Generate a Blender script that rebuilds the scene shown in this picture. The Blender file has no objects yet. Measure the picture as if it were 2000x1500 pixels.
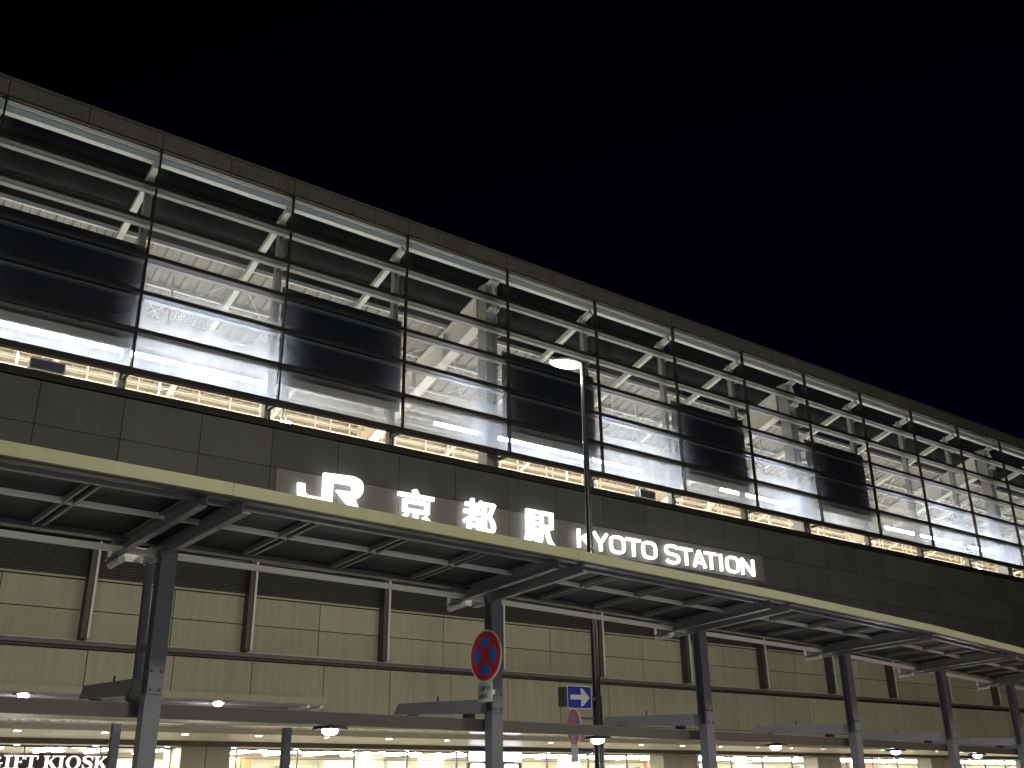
import bpy, bmesh, math, random
from mathutils import Vector, Matrix
random.seed(7)
sc = bpy.context.scene
col = sc.collection
rad = math.radians

# ------------------------------------------------------------------ camera
EYE = Vector((0, 0, 1.6))
F = 1961.825                                    # focal length in pixels of the 2000 px wide photograph
ROT = (Matrix.Rotation(rad(-37.0463), 3, 'Z') @ Matrix.Rotation(rad(90 + 22.3394), 3, 'X')
       @ Matrix.Rotation(rad(-0.8730), 3, 'Z'))
cam_d = bpy.data.cameras.new('camera'); cam = bpy.data.objects.new('camera', cam_d); col.objects.link(cam)
cam.matrix_world = Matrix.Translation(EYE) @ ROT.to_4x4()
cam_d.sensor_width = 36; cam_d.lens = F / 2000 * 36
cam_d.clip_start = 0.1; cam_d.clip_end = 3000
sc.camera = cam

# ------------------------------------------------------------------ night sky
world = bpy.data.worlds.new("World"); sc.world = world; world.use_nodes = True
wn = world.node_tree
bg = wn.nodes['Background']
sky = wn.nodes.new('ShaderNodeTexSky'); sky.sky_type = 'NISHITA'; sky.sun_disc = False
sky.sun_elevation = rad(-4.0); sky.sun_rotation = rad(60)
mx = wn.nodes.new('ShaderNodeMix'); mx.data_type = 'RGBA'; mx.blend_type = 'MULTIPLY'
mx.inputs['Factor'].default_value = 1
mx.inputs['B'].default_value = (0.14, 0.20, 1.0, 1)
wn.links.new(sky.outputs[0], mx.inputs['A'])
wn.links.new(mx.outputs['Result'], bg.inputs[0]); bg.inputs[1].default_value = 0.032

# ------------------------------------------------------------------ street lamps of the road (lit lamps of the row the photo shows one of)
def point(name, loc, power, colr, size=0.25, kind='POINT', rot=None, spot=None):
    d = bpy.data.lights.new(name, kind); d.energy = power; d.color = colr
    if kind == 'AREA':
        d.shape = 'RECTANGLE'; d.size, d.size_y = size
    else:
        d.shadow_soft_size = size
    if spot: d.spot_size = rad(spot); d.spot_blend = .6
    o = bpy.data.objects.new(name, d); o.location = loc
    if rot: o.rotation_euler = rot
    col.objects.link(o); return o
SODIUM = (1.0, 0.955, 0.79)
for i, (x, y, z, p) in enumerate([(-7, 1, 8.2, 1600), (6.5, 0.5, 8.2, 1550), (21, 1.5, 8.2, 1500), (37, 3, 8.2, 900)]):
    point('road_light', (x, y, z), p, SODIUM, .3)
for x, y, z, p in ((-6, -14, 2.6, 700), (14, -13, 2.6, 800), (34, -10, 2.6, 700)):   # unseen fill lamps added to reach under the canopy from the road
    point('canopy_fill_light', (x, y, z), p, (1, .95, .84), .8)
for x, y, p in ((-3, -2, 230), (6, -2.5, 250), (15, -2, 250), (25, -1, 230), (-5, 6.5, 120)):   # added low fills, brightening the canopy underside and the round sign
    point('low_fill_light', (x, y, .9), p, (.95, .96, 1), 1.2)
E_PLAT = [(-1.5, 62, 31.0, 11.3, 1900, (1, .84, .62)), (-1.5, 62, 27.0, 10.2, 3000, (1, .86, .66))]
for xa, xb, y, z, p, c in E_PLAT:                # the platform's own rows of lamps, under the platform roof
    point('platform_light', ((xa + xb) / 2, y, z), p, c, (xb - xa, .5), 'AREA', (math.pi, 0, 0))

point('brake_light', (19.3, 7.9, 1.5), 45, (1, .22, .06), .1)       # red lamps of a waiting bus
sc.view_settings.view_transform = 'Standard'; sc.view_settings.look = 'None'
sc.view_settings.gamma = 1; sc.view_settings.use_curve_mapping = False
sc.view_settings.exposure = 0
sc.cycles.max_bounces = 6; sc.cycles.transparent_max_bounces = 16
sc.cycles.sample_clamp_indirect = 3; sc.cycles.use_denoising = True

# ------------------------------------------------------------------ measuring: a pixel of the photo on a real plane
def ray(u, v): return ROT @ Vector(((u - 1000) / F, -(v - 750) / F, -1.0))
def onY(u, v, Y): d = ray(u, v); return EYE + d * (Y / d.y)
def onX(u, v, X): d = ray(u, v); return EYE + d * (X / d.x)
def onZ(u, v, Z): d = ray(u, v); return EYE + d * ((Z - 1.6) / d.z)

# ------------------------------------------------------------------ materials
def mat(name, base, rough=.6, metal=0, vary=0, nscale=3, island=0, bump=0, streak=0, emis=None, estr=0, coat=0, spec=.5):
    m = bpy.data.materials.new(name); m.use_nodes = True
    nt = m.node_tree; N = nt.nodes; L = nt.links; b = N['Principled BSDF']
    b.inputs['Base Color'].default_value = (*base, 1); b.inputs['Roughness'].default_value = rough
    b.inputs['Metallic'].default_value = metal; b.inputs['Specular IOR Level'].default_value = spec
    b.inputs['Coat Weight'].default_value = coat
    if emis:
        b.inputs['Emission Color'].default_value = (*emis, 1); b.inputs['Emission Strength'].default_value = estr
    if vary or island or streak:
        tc = N.new('ShaderNodeTexCoord')
        val = None
        def addto(v, s):
            a = N.new('ShaderNodeMath'); a.operation = 'MULTIPLY_ADD'; a.inputs[1].default_value = s
            L.new(s_ := v, a.inputs[0])
            return a
        acc = N.new('ShaderNodeValue'); acc.outputs[0].default_value = 1.0; cur = acc.outputs[0]
        if vary:
            n = N.new('ShaderNodeTexNoise'); n.inputs['Scale'].default_value = nscale; n.inputs['Detail'].default_value = 7
            n.inputs['Roughness'].default_value = .65
            L.new(tc.outputs['Object'], n.inputs['Vector'])
            s = N.new('ShaderNodeMath'); s.operation = 'SUBTRACT'; s.inputs[1].default_value = .5; L.new(n.outputs[0], s.inputs[0])
            a = N.new('ShaderNodeMath'); a.operation = 'MULTIPLY_ADD'; a.inputs[1].default_value = vary * 2
            L.new(s.outputs[0], a.inputs[0]); L.new(cur, a.inputs[2]); cur = a.outputs[0]
            r = N.new('ShaderNodeMath'); r.operation = 'MULTIPLY_ADD'; r.inputs[1].default_value = .35; r.inputs[2].default_value = rough
            L.new(s.outputs[0], r.inputs[0]); L.new(r.outputs[0], b.inputs['Roughness'])
        if streak:
            mp = N.new('ShaderNodeMapping'); mp.inputs['Scale'].default_value = (6, 6, .35); L.new(tc.outputs['Object'], mp.inputs[0])
            n = N.new('ShaderNodeTexNoise'); n.inputs['Scale'].default_value = 1.6; n.inputs['Detail'].default_value = 5
            L.new(mp.outputs[0], n.inputs['Vector'])
            s = N.new('ShaderNodeMath'); s.operation = 'SUBTRACT'; s.inputs[1].default_value = .5; L.new(n.outputs[0], s.inputs[0])
            a = N.new('ShaderNodeMath'); a.operation = 'MULTIPLY_ADD'; a.inputs[1].default_value = streak * 2
            L.new(s.outputs[0], a.inputs[0]); L.new(cur, a.inputs[2]); cur = a.outputs[0]
        if island:
            g = N.new('ShaderNodeNewGeometry')
            s = N.new('ShaderNodeMath'); s.operation = 'SUBTRACT'; s.inputs[1].default_value = .5; L.new(g.outputs['Random Per Island'], s.inputs[0])
            a = N.new('ShaderNodeMath'); a.operation = 'MULTIPLY_ADD'; a.inputs[1].default_value = island * 2
            L.new(s.outputs[0], a.inputs[0]); L.new(cur, a.inputs[2]); cur = a.outputs[0]
        vm = N.new('ShaderNodeVectorMath'); vm.operation = 'SCALE'; vm.inputs[0].default_value = base
        L.new(cur, vm.inputs['Scale']); L.new(vm.outputs[0], b.inputs['Base Color'])
    if bump:
        n = N.new('ShaderNodeTexNoise'); n.inputs['Scale'].default_value = 60; n.inputs['Detail'].default_value = 4
        tc2 = N.new('ShaderNodeTexCoord'); L.new(tc2.outputs['Object'], n.inputs['Vector'])
        bm_ = N.new('ShaderNodeBump'); bm_.inputs['Strength'].default_value = bump; bm_.inputs['Distance'].default_value = .01
        L.new(n.outputs[0], bm_.inputs['Height']); L.new(bm_.outputs[0], b.inputs['Normal'])
    return m
def emit(name, c, s):
    m = bpy.data.materials.new(name); m.use_nodes = True; nt = m.node_tree
    nt.nodes.remove(nt.nodes['Principled BSDF'])
    e = nt.nodes.new('ShaderNodeEmission'); e.inputs[0].default_value = (*c, 1); e.inputs[1].default_value = s
    nt.links.new(e.outputs[0], nt.nodes['Material Output'].inputs[0]); return m

M = {
 'parapet': mat('parapet_stone', (.105, .098, .090), .8, vary=.25, nscale=1.2, island=.08, streak=.35, bump=.3),
 'frieze': mat('dark_wall_panel', (.096, .092, .090), .5, vary=.22, nscale=1.1, island=.12, streak=.22, bump=.15),
 'board': mat('grey_sign_board', (.20, .195, .18), .5, vary=.06, nscale=2, island=.03),
 'beige': mat('beige_wall_panel', (.39, .372, .272), .55, vary=.22, nscale=.7, island=.09, streak=.24, bump=.1),
 'joint': mat('dark_joint', (.012, .011, .010), .9),
 'dark': mat('dark_bronze_metal', (.030, .026, .023), .45, metal=.3, vary=.2),
 'rail': mat('rail_metal', (.11, .10, .088), .45, vary=.15, nscale=6),
 'flange': mat('rail_flange_metal', (.30, .28, .25), .45, vary=.1),
 'pale': mat('pale_painted_steel', (.70, .67, .58), .5, vary=.08, nscale=5),
 'deck': mat('corrugated_roof_deck', (.29, .265, .225), .55, vary=.12, nscale=2),
 'deckdark': mat('roof_soffit_grey', (.10, .10, .10), .6),
 'steel': mat('grey_painted_steel', (.125, .130, .150), .42, vary=.16, nscale=4, streak=.12),
 'steel_light': mat('light_grey_painted_steel', (.17, .175, .19), .4, vary=.16, nscale=4, streak=.1),
 'steel_dark': mat('dark_grey_painted_steel', (.060, .062, .072), .42, vary=.2, nscale=4),
 'louvre': mat('louvre_metal', (.13, .125, .11), .5),
 'finshade': mat('shaded_fin_metal', (.060, .054, .046), .5, vary=.2),  # darker than the cap: shade of the fin's unlit side put into the colour
 'arm': mat('light_steel_arm', (.27, .27, .30), .42, vary=.14, nscale=4),
 'sheet': mat('dark_roof_sheet', (.016, .020, .030), .6, vary=.3, nscale=1.2),
 'fascia': mat('cream_fascia', (.265, .255, .150), .5, vary=.18, nscale=1.5, streak=.15, island=.06),
 'edge': mat('light_grey_edge', (.70, .69, .64), .35, vary=.08),
 'beam': mat('brown_beam', (.055, .046, .040), .45, vary=.12, nscale=3),
 'soffit': mat('grey_soffit', (.64, .59, .51), .35, vary=.05, nscale=3),
 'polish': mat('polished_soffit_strip', (.78, .74, .66), .16, metal=.75),
 'pillar': mat('granite_pillar', (.30, .275, .23), .5, vary=.3, nscale=26, bump=.1),
 'white': mat('white_paint', (.84, .83, .79), .4),
 'cream': mat('cream_interior', (.78, .73, .58), .5, vary=.05),
 'wood': mat('orange_wood', (.48, .17, .08), .4, vary=.2),
 'black': mat('black_pole', (.012, .013, .017), .28, coat=.3),
 'signred': mat('reflective_red', (.80, .02, .03), .35),
 'signblue': mat('reflective_blue', (.04, .20, .75), .35),
 'navy': mat('reflective_navy', (.012, .03, .38), .35),
 'plate': mat('white_sign_plate', (.80, .80, .78), .45, vary=.06, nscale=8),
 'ink': mat('black_ink', (.01, .01, .01), .5),
 'panelback': mat('dark_board', (.005, .006, .010), .7, vary=.3, nscale=1.5),
 'asphalt': mat('asphalt', (.05, .05, .05), .85, vary=.3, nscale=8, bump=.4),
 'floor': mat('polished_floor', (.55, .52, .47), .25, vary=.06),
 'paving': mat('paving', (.22, .21, .19), .75, vary=.2, nscale=5),
 'letter': emit('lit_letter', (1, 1, 1), 2.2),
 'tube': emit('fluorescent_tube', (.86, .92, 1), 150),
 'led': emit('led_lamp', (.93, .93, 1), 45),
 'down': emit('downlight_lens', (1, .94, .80), 300),
 'shopled': emit('shop_led_bar', (1, .96, .86), 45),
 'lampglow': emit('street_lamp_glow', (1, .98, .66), 14),
 'box': emit('lightbox_face', (.95, .97, 1), 4),
 'kiosk': emit('kiosk_letter', (1, .97, .90), 1.6),
}
# dirty glass: clear tinted pane with a film of dust that is thicker along its lower and side edges and scatters light, plus a haze painting the glow of the lower rows
ROW0, ROWH, BAY0, BAY = 10.80, 0.9817, 2.154, 3.606
def schlick(nt, f0, scale=1.0):
    lw = nt.nodes.new('ShaderNodeLayerWeight'); lw.inputs[0].default_value = .5
    p = nt.nodes.new('ShaderNodeMath'); p.operation = 'POWER'; p.inputs[1].default_value = 5; nt.links.new(lw.outputs['Facing'], p.inputs[0])
    a = nt.nodes.new('ShaderNodeMath'); a.operation = 'MULTIPLY_ADD'; a.inputs[1].default_value = (1 - f0) * scale; a.inputs[2].default_value = f0 * scale
    nt.links.new(p.outputs[0], a.inputs[0]); return a.outputs[0]
def glass_mat():
    m = bpy.data.materials.new('dusty_glass'); m.use_nodes = True; nt = m.node_tree; N = nt.nodes; L = nt.links
    N.remove(N['Principled BSDF'])
    tc = N.new('ShaderNodeTexCoord'); sp = N.new('ShaderNodeSeparateXYZ'); L.new(tc.outputs['Object'], sp.inputs[0])
    def math_(op, a, b=None, c=None):
        n = N.new('ShaderNodeMath'); n.operation = op
        for i, v in enumerate((a, b, c)):
            if v is None: continue
            if isinstance(v, (int, float)): n.inputs[i].default_value = v
            else: L.new(v, n.inputs[i])
        return n.outputs[0]
    fz = math_('FRACT', math_('MULTIPLY', math_('SUBTRACT', sp.outputs[2], ROW0), 1 / ROWH))
    fx = math_('FRACT', math_('MULTIPLY', math_('SUBTRACT', sp.outputs[0], BAY0), 1 / BAY))
    low = math_('POWER', 2.718, math_('MULTIPLY', fz, -7.0))
    ex = math_('MINIMUM', fx, math_('SUBTRACT', 1.0, fx))
    side = math_('POWER', 2.718, math_('MULTIPLY', ex, -38.0))
    n = N.new('ShaderNodeTexNoise'); n.inputs['Scale'].default_value = 1.5; n.inputs['Detail'].default_value = 6
    mp = N.new('ShaderNodeMapping'); mp.inputs['Scale'].default_value = (1, 1, .4); L.new(tc.outputs['Object'], mp.inputs[0]); L.new(mp.outputs[0], n.inputs['Vector'])
    hgt = math_('MULTIPLY', math_('SUBTRACT', 16.7, sp.outputs[2]), 1 / 5.9)      # film thickened downward, painting the brighter glow of the lower rows
    glow_haze = math_('POWER', math_('MAXIMUM', hgt, 0.001), 2.5)
    noise = math_('MULTIPLY_ADD', n.outputs[0], 1.1, .45)
    film = math_('MULTIPLY', math_('ADD', math_('ADD', math_('MULTIPLY', low, math_('MULTIPLY_ADD', hgt, .55, .0)), math_('MULTIPLY', side, math_('MULTIPLY_ADD', glow_haze, .45, .05))), math_('MULTIPLY_ADD', glow_haze, .48, .008)), noise)
    film = math_('MINIMUM', film, .85)
    tr = N.new('ShaderNodeBsdfTransparent'); tr.inputs[0].default_value = (.62, .73, .88, 1)
    tl = N.new('ShaderNodeBsdfTranslucent'); tl.inputs[0].default_value = (.82, .88, 1.0, 1)
    df = N.new('ShaderNodeBsdfDiffuse'); df.inputs[0].default_value = (.10, .10, .10, 1)
    gl = N.new('ShaderNodeBsdfGlossy'); gl.inputs['Roughness'].default_value = .04
    m0 = N.new('ShaderNodeMixShader'); m0.inputs[0].default_value = .25; L.new(tl.outputs[0], m0.inputs[1]); L.new(df.outputs[0], m0.inputs[2])
    m1 = N.new('ShaderNodeMixShader'); L.new(film, m1.inputs[0]); L.new(tr.outputs[0], m1.inputs[1]); L.new(m0.outputs[0], m1.inputs[2])
    fm = schlick(nt, .04, .8)
    m2 = N.new('ShaderNodeMixShader'); L.new(fm, m2.inputs[0]); L.new(m1.outputs[0], m2.inputs[1]); L.new(gl.outputs[0], m2.inputs[2])
    L.new(m2.outputs[0], N['Material Output'].inputs[0]); return m
M['glass'] = glass_mat()
def clear_mat():
    m = bpy.data.materials.new('shop_glass'); m.use_nodes = True; nt = m.node_tree; N = nt.nodes; L = nt.links
    N.remove(N['Principled BSDF'])
    tr = N.new('ShaderNodeBsdfTransparent'); tr.inputs[0].default_value = (.9, .93, .9, 1)
    gl = N.new('ShaderNodeBsdfGlossy'); gl.inputs['Roughness'].default_value = .02
    m2 = N.new('ShaderNodeMixShader'); L.new(schlick(nt, .05), m2.inputs[0]); L.new(tr.outputs[0], m2.inputs[1]); L.new(gl.outputs[0], m2.inputs[2])
    L.new(m2.outputs[0], N['Material Output'].inputs[0]); return m
M['clear'] = clear_mat()

# ------------------------------------------------------------------ mesh helper
class MB:
    def __init__(s): s.v = []; s.f = []; s.sm = []
    def add(s, vs, fs, smooth=False):
        n = len(s.v); s.v += [tuple(v) for v in vs]; s.f += [tuple(n + i for i in f) for f in fs]; s.sm += [smooth] * len(fs); return s
    def box(s, x0, x1, y0, y1, z0, z1):
        vs = [(x, y, z) for z in (z0, z1) for y in (y0, y1) for x in (x0, x1)]
        return s.add(vs, [(0, 2, 3, 1), (4, 5, 7, 6), (0, 1, 5, 4), (2, 6, 7, 3), (0, 4, 6, 2), (1, 3, 7, 5)])
    def bar(s, a, b, w, h, up=(0, 0, 1)):
        """a box from a to b, w wide (sideways) and h high (along up)"""
        a = Vector(a); b = Vector(b); d = (b - a).normalized(); side = d.cross(Vector(up)).normalized(); u = side.cross(d).normalized()
        vs = []
        for p in (a, b):
            for sx, sz in ((-1, -1), (1, -1), (1, 1), (-1, 1)): vs.append(p + side * sx * w / 2 + u * sz * h / 2)
        return s.add(vs, [(0, 1, 2, 3), (7, 6, 5, 4), (0, 4, 5, 1), (1, 5, 6, 2), (2, 6, 7, 3), (3, 7, 4, 0)])
    def sheet_bar(s, a, b, y, z):                 # polyline helper
        return s.bar(a, b, y, z)
    def tube(s, a, b, r, n=12, r2=None, caps=True):
        a = Vector(a); b = Vector(b); d = (b - a).normalized(); up = Vector((0, 0, 1)) if abs(d.z) < .9 else Vector((1, 0, 0))
        e = d.cross(up).normalized(); g = e.cross(d); r2 = r if r2 is None else r2
        vs = [a + (e * math.cos(t) + g * math.sin(t)) * r for t in [2 * math.pi * i / n for i in range(n)]]
        vs += [b + (e * math.cos(t) + g * math.sin(t)) * r2 for t in [2 * math.pi * i / n for i in range(n)]]
        s.add(vs, [(i, n + i, n + (i + 1) % n, (i + 1) % n) for i in range(n)], True)
        if caps: s.add(vs[:n], [tuple(range(n))]); s.add(vs[n:], [tuple(range(n - 1, -1, -1))])
        return s
    def lathe(s, c, prof, n=24, axis=None):
        """prof: (r, h) pairs around the vertical through c"""
        c = Vector(c); vs = []
        for r, h in prof:
            for i in range(n):
                t = 2 * math.pi * i / n; vs.append(c + Vector((r * math.cos(t), r * math.sin(t), h)))
        fs = []
        for k in range(len(prof) - 1):
            for i in range(n): fs.append((k * n + i, k * n + (i + 1) % n, (k + 1) * n + (i + 1) % n, (k + 1) * n + i))
        return s.add(vs, fs, True)
    def prism(s, pts, o, ex, ez, en, depth):
        """outline pts (a,b) -> o + a*ex + b*ez, thickness depth along en"""
        o = Vector(o); ex = Vector(ex); ez = Vector(ez); en = Vector(en); n = len(pts)
        vs = [o + ex * a + ez * b for a, b in pts] + [o + ex * a + ez * b + en * depth for a, b in pts]
        return s.add(vs, [tuple(range(n)), tuple(range(2 * n - 1, n - 1, -1))] + [(i, n + i, n + (i + 1) % n, (i + 1) % n) for i in range(n)])
    def build(s, name, m, parent=None, bevel=0, origin=None):
        me = bpy.data.meshes.new(name)
        off = Vector((0, 0, 0))
        if parent is not None: off = wloc(parent)
        elif origin is not None: off = Vector(origin)
        me.from_pydata([tuple(Vector(v) - off) for v in s.v], [], s.f)
        me.polygons.foreach_set('use_smooth', s.sm)
        bm = bmesh.new(); bm.from_mesh(me); bmesh.ops.recalc_face_normals(bm, faces=bm.faces); bm.to_mesh(me); bm.free()
        me.materials.append(m if not isinstance(m, str) else M[m])
        o = bpy.data.objects.new(name, me); col.objects.link(o)
        if parent is not None: o.parent = parent
        else: o.location = off
        if bevel:
            b = o.modifiers.new('bevel', 'BEVEL'); b.width = bevel; b.segments = 2; b.limit_method = 'ANGLE'
        return o
def wloc(o):
    v = Vector(o.location)
    while o.parent: o = o.parent; v += Vector(o.location)
    return v
def thing(name, loc, label, cat, group=None):
    o = bpy.data.objects.new(name, None); o.location = loc; o.empty_display_size = .3; col.objects.link(o)
    return tag(o, label, cat, group)
def tag(o, label=None, cat=None, group=None, kind=None):
    if label: o['label'] = label
    if cat: o['category'] = cat
    if group: o['group'] = group
    if kind: o['kind'] = kind
    return o
def box(name, m, parent, *b, bevel=0): return MB().box(*b).build(name, m, parent, bevel)
def pieces(name, m, parent, boxes):
    return [MB().box(*b).build(name, m, parent) for b in boxes]
def copy_tree(o, parent=None):
    c = o.copy(); col.objects.link(c)
    if parent: c.parent = parent
    for ch in [x for x in bpy.data.objects if x.parent == o]: copy_tree(ch, c)
    return c

# text turned into real letters, fitted into a box: o + a*ex (a in 0..w), ez (0..h), thickness along en
def text_mb(body, bold=0.0, space=1.0, res=4):
    c = bpy.data.curves.new('text', 'FONT'); c.body = body; c.space_character = space; c.offset = bold; c.resolution_u = res
    o = bpy.data.objects.new('text', c); col.objects.link(o); bpy.context.view_layer.update()
    dg = bpy.context.evaluated_depsgraph_get()
    me = bpy.data.meshes.new_from_object(o.evaluated_get(dg), depsgraph=dg)
    vs = [tuple(v.co) for v in me.vertices]; fs = [tuple(p.vertices) for p in me.polygons]
    bpy.data.objects.remove(o); bpy.data.curves.remove(c); bpy.data.meshes.remove(me)
    return vs, fs
def text_part(name, body, m, parent, o, ex, ez, en, w, h, depth, bold=0.0, space=1.0):
    vs, fs = text_mb(body, bold, space)
    xs = [v[0] for v in vs]; ys = [v[1] for v in vs]; x0, x1, y0, y1 = min(xs), max(xs), min(ys), max(ys)
    o = Vector(o); ex = Vector(ex); ez = Vector(ez); en = Vector(en)
    mb = MB(); P = [o + ex * ((a - x0) / (x1 - x0) * w) + ez * ((b - y0) / (y1 - y0) * h) for a, b, _ in vs]
    n = len(P); cnt = {}
    for f in fs:
        for i in range(len(f)):
            e = (f[i], f[(i + 1) % len(f)]); cnt[e] = cnt.get(e, 0) + 1
    faces = [f for f in fs] + [tuple(n + i for i in reversed(f)) for f in fs]
    for (a, b) in cnt:
        if (b, a) not in cnt: faces.append((a, b, n + b, n + a))
    mb.add(P + [p + en * depth for p in P], faces)
    me = bpy.data.meshes.new(name); off = wloc(parent)
    me.from_pydata([tuple(Vector(v) - off) for v in mb.v], [], mb.f)
    me.materials.append(M[m]); ob = bpy.data.objects.new(name, me); col.objects.link(ob); ob.parent = parent
    return ob

# ------------------------------------------------------------------ ground
tag(MB().add([(-300, -300, 0), (300, -300, 0), (300, 300, 0), (-300, 300, 0)], [(0, 1, 2, 3)]).build('ground', 'asphalt'), kind='structure')
tag(MB().box(-60, 90, 6.4, 33.5, .004, .14).build('pavement', 'paving'), kind='structure')

# ================================================================== STATION BUILDING
WALL = 22.23
MX = [BAY0 + BAY * k for k in range(-2, 22)]      # mullion positions; index 2 is the first one in view
XL, XR = MX[0], MX[-1]
HALF = [MX[0] + BAY / 2 * k for k in range(2 * (len(MX) - 1) + 1)]
bld = thing('station_building', (20, WALL, 0), 'long dark panelled railway station with a glazed screen wall above lit shops', 'building')

def panels(name, m, y, zs, xs, gap=.014, depth=.05, parent=bld):
    mb = MB()
    for i in range(len(xs) - 1):
        for j in range(len(zs) - 1):
            mb.box(xs[i] + gap / 2, xs[i + 1] - gap / 2, y, y + depth, zs[j] + gap / 2, zs[j + 1] - gap / 2)
    return mb.build(name, m, parent)
# parapet
panels('parapet', 'parapet', WALL - .12, [16.83, 17.27], HALF, .018, .28)
box('parapet_backing', 'joint', bld, XL, XR, WALL - .07, WALL + .30, 16.80, 17.20)
MB().box(XL, XR, WALL - .17, WALL + .34, 17.272, 17.32).build('parapet_coping', 'parapet', bld)
MB().box(XL, XR, WALL - .16, WALL - .0, 16.775, 16.815).build('drip_rail', 'dark', bld)
# inner top beam, pale, seen from below
MB().box(XL, XR, WALL + .12, WALL + .30, 16.56, 16.78).box(XL, XR, WALL - .02, WALL + .12, 16.70, 16.77).build('top_beam', 'pale', bld)
# upper wall
panels('upper_wall', 'frieze', WALL, [7.15, 8.13, 9.13, 10.12], HALF, .016)
box('upper_wall_backing', 'joint', bld, XL, XR, WALL + .03, WALL + .45, 6.95, 10.12)
MB().box(XL, XR, WALL - .10, WALL + .50, 10.13, 10.30).build('wall_coping', 'dark', bld, .01)
MB().box(XL, XR, WALL - .02, WALL + .50, 6.86, 6.945).build('wall_drip', 'dark', bld)
# glazed screen: rails, mullions, glass
RZ = [ROW0 + ROWH * k for k in range(7)]
for k, z in enumerate(RZ[:-1]):
    if k == 0:
        MB().box(XL, XR, WALL - .13, WALL + .06, z - .10, z + .05).box(XL, XR, WALL - .17, WALL - .132, z - .08, z + .03).build('rail', 'dark', bld, .012)
    else:
        h = .055
        r = MB().box(XL, XR, WALL - .16, WALL + .03, z - h, z + h).build('rail', 'dark', bld, .012)
        r2 = MB().box(XL, XR, WALL + .034, WALL + .19, z - h - .02, z + h * .2).build('rail_flange', 'flange', bld)
for i, x in enumerate(MX):
    MB().box(x - .022, x + .022, WALL - .165, WALL - .045, RZ[0] - .09, 16.80).build('mullion', 'dark', bld, .008)
for i in range(len(MX) - 1):
    mb = MB()
    for k in range(6):
        z0, z1 = RZ[k] + (.055 if k else .05), RZ[k + 1] - .055
        if k == 5: z1 = 16.72
        x0, x1 = MX[i] + .034, MX[i + 1] - .034; y = WALL - .04
        mb.add([(x0, y, z0), (x1, y, z0), (x1, y, z1), (x0, y, z1)], [(0, 1, 2, 3)])
    g = mb.build('window_pane', 'glass', bld)
    # dust coordinates are the wall's own
    tmp = wloc(bld); me = g.data
    for v in me.vertices: v.co += tmp
    g.location = -tmp
# posts behind the glass
BIG = {2, 6, 10, 14, 18, 22}
for i, x in enumerate(MX):
    if i in BIG:
        mb = MB()                                 # heavy H column
        X0, X1 = x + .03, x + .40
        mb.box(X0 - .42, X0 - .39 + .02, 22.72, 23.16, 9.4, 16.5).box(X0 - .05, X0, 22.72, 23.16, 9.4, 16.5).box(X0 - .40, X0 - .05, 22.90, 22.94, 9.4, 16.5)
        mb.build('column', 'flange', bld)
    else:
        MB().box(x - .10, x - .085, 22.66, 22.84, 9.4, 16.45).box(x + .055, x + .07, 22.66, 22.84, 9.4, 16.45).box(x - .085, x + .055, 22.74, 22.76, 9.4, 16.45).build('post', 'flange', bld)
    mb = MB()                                      # brackets that carry the rails
    if i >= 1: pieces('rail_bracket', 'rail', bld, [(x - .05, x + .03, WALL + .192, 22.655, z - .05, z + .03) for z in RZ[1:-1]] + [(x - .05, x + .03, WALL + .062, 22.655, RZ[0] - .09, RZ[0] - .01)])
# rafters sloping down behind the glass
SL = -.290
def zr(y, off=0): return 16.52 + SL * (y - 22.5) + off
for i, x in enumerate(MX):
    if i in BIG:
        h = .95; mb = MB()
        X = x - .20
        a, b = 22.50, 31.5
        for (zo, t, w) in ((0, .05, .36), (-h, .05, .36)):
            mb.bar((X, a, zr(a, zo)), (X, b, zr(b, zo)), w, t)
        mb.bar((X, a, zr(a, -h / 2)), (X, b, zr(b, -h / 2)), .03, h - .05)
        for q in range(5):
            y = a + .8 + q * 1.9; mb.bar((X, y, zr(y, -h + .03)), (X, y, zr(y, -.03)), .34, .03, up=(0, 1, 0))
        mb.build('girder', 'pale', bld)
    else:
        a, b = 22.32, 39
        MB().bar((x - .03, a, zr(a, -.12)), (x - .03, b, zr(b, -.12)), .13, .17).bar((x - .03, a, zr(a, -.215)), (x - .03, b, zr(b, -.215)), .16, .016).build('rafter', 'pale', bld)
# corrugated deck on the rafters
D0, D1 = 25.1, 44.0
prof = []; P_ = .42
n = int((XR - XL) / P_)
for k in range(n):
    x = XL + k * P_; prof += [(x, 0), (x + .16, 0), (x + .20, .07), (x + .38, .07)]
prof.append((XL + n * P_, 0))
vs = []; fs = []
for (x, h) in prof: vs += [(x, D0, zr(D0, .10 + h)), (x, D1, zr(D1, .10 + h))]
for k in range(len(prof) - 1): fs.append((2 * k, 2 * k + 2, 2 * k + 3, 2 * k + 1))
MB().add(vs, fs).build('roof_deck', 'deck', bld)
MB().bar((XL, D0 - .04, zr(D0, .12)), (XR, D0 - .04, zr(D0, .13)), .08, .12).build('eave_beam', 'pale', bld)
for y in (26.6, 28.1, 29.6, 31.1, 32.6, 34.5, 36.5):
    MB().bar((XL, y, zr(y, .045)), (XR, y, zr(y, .045)), .09, .09).build('purlin', 'pale', bld)
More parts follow.
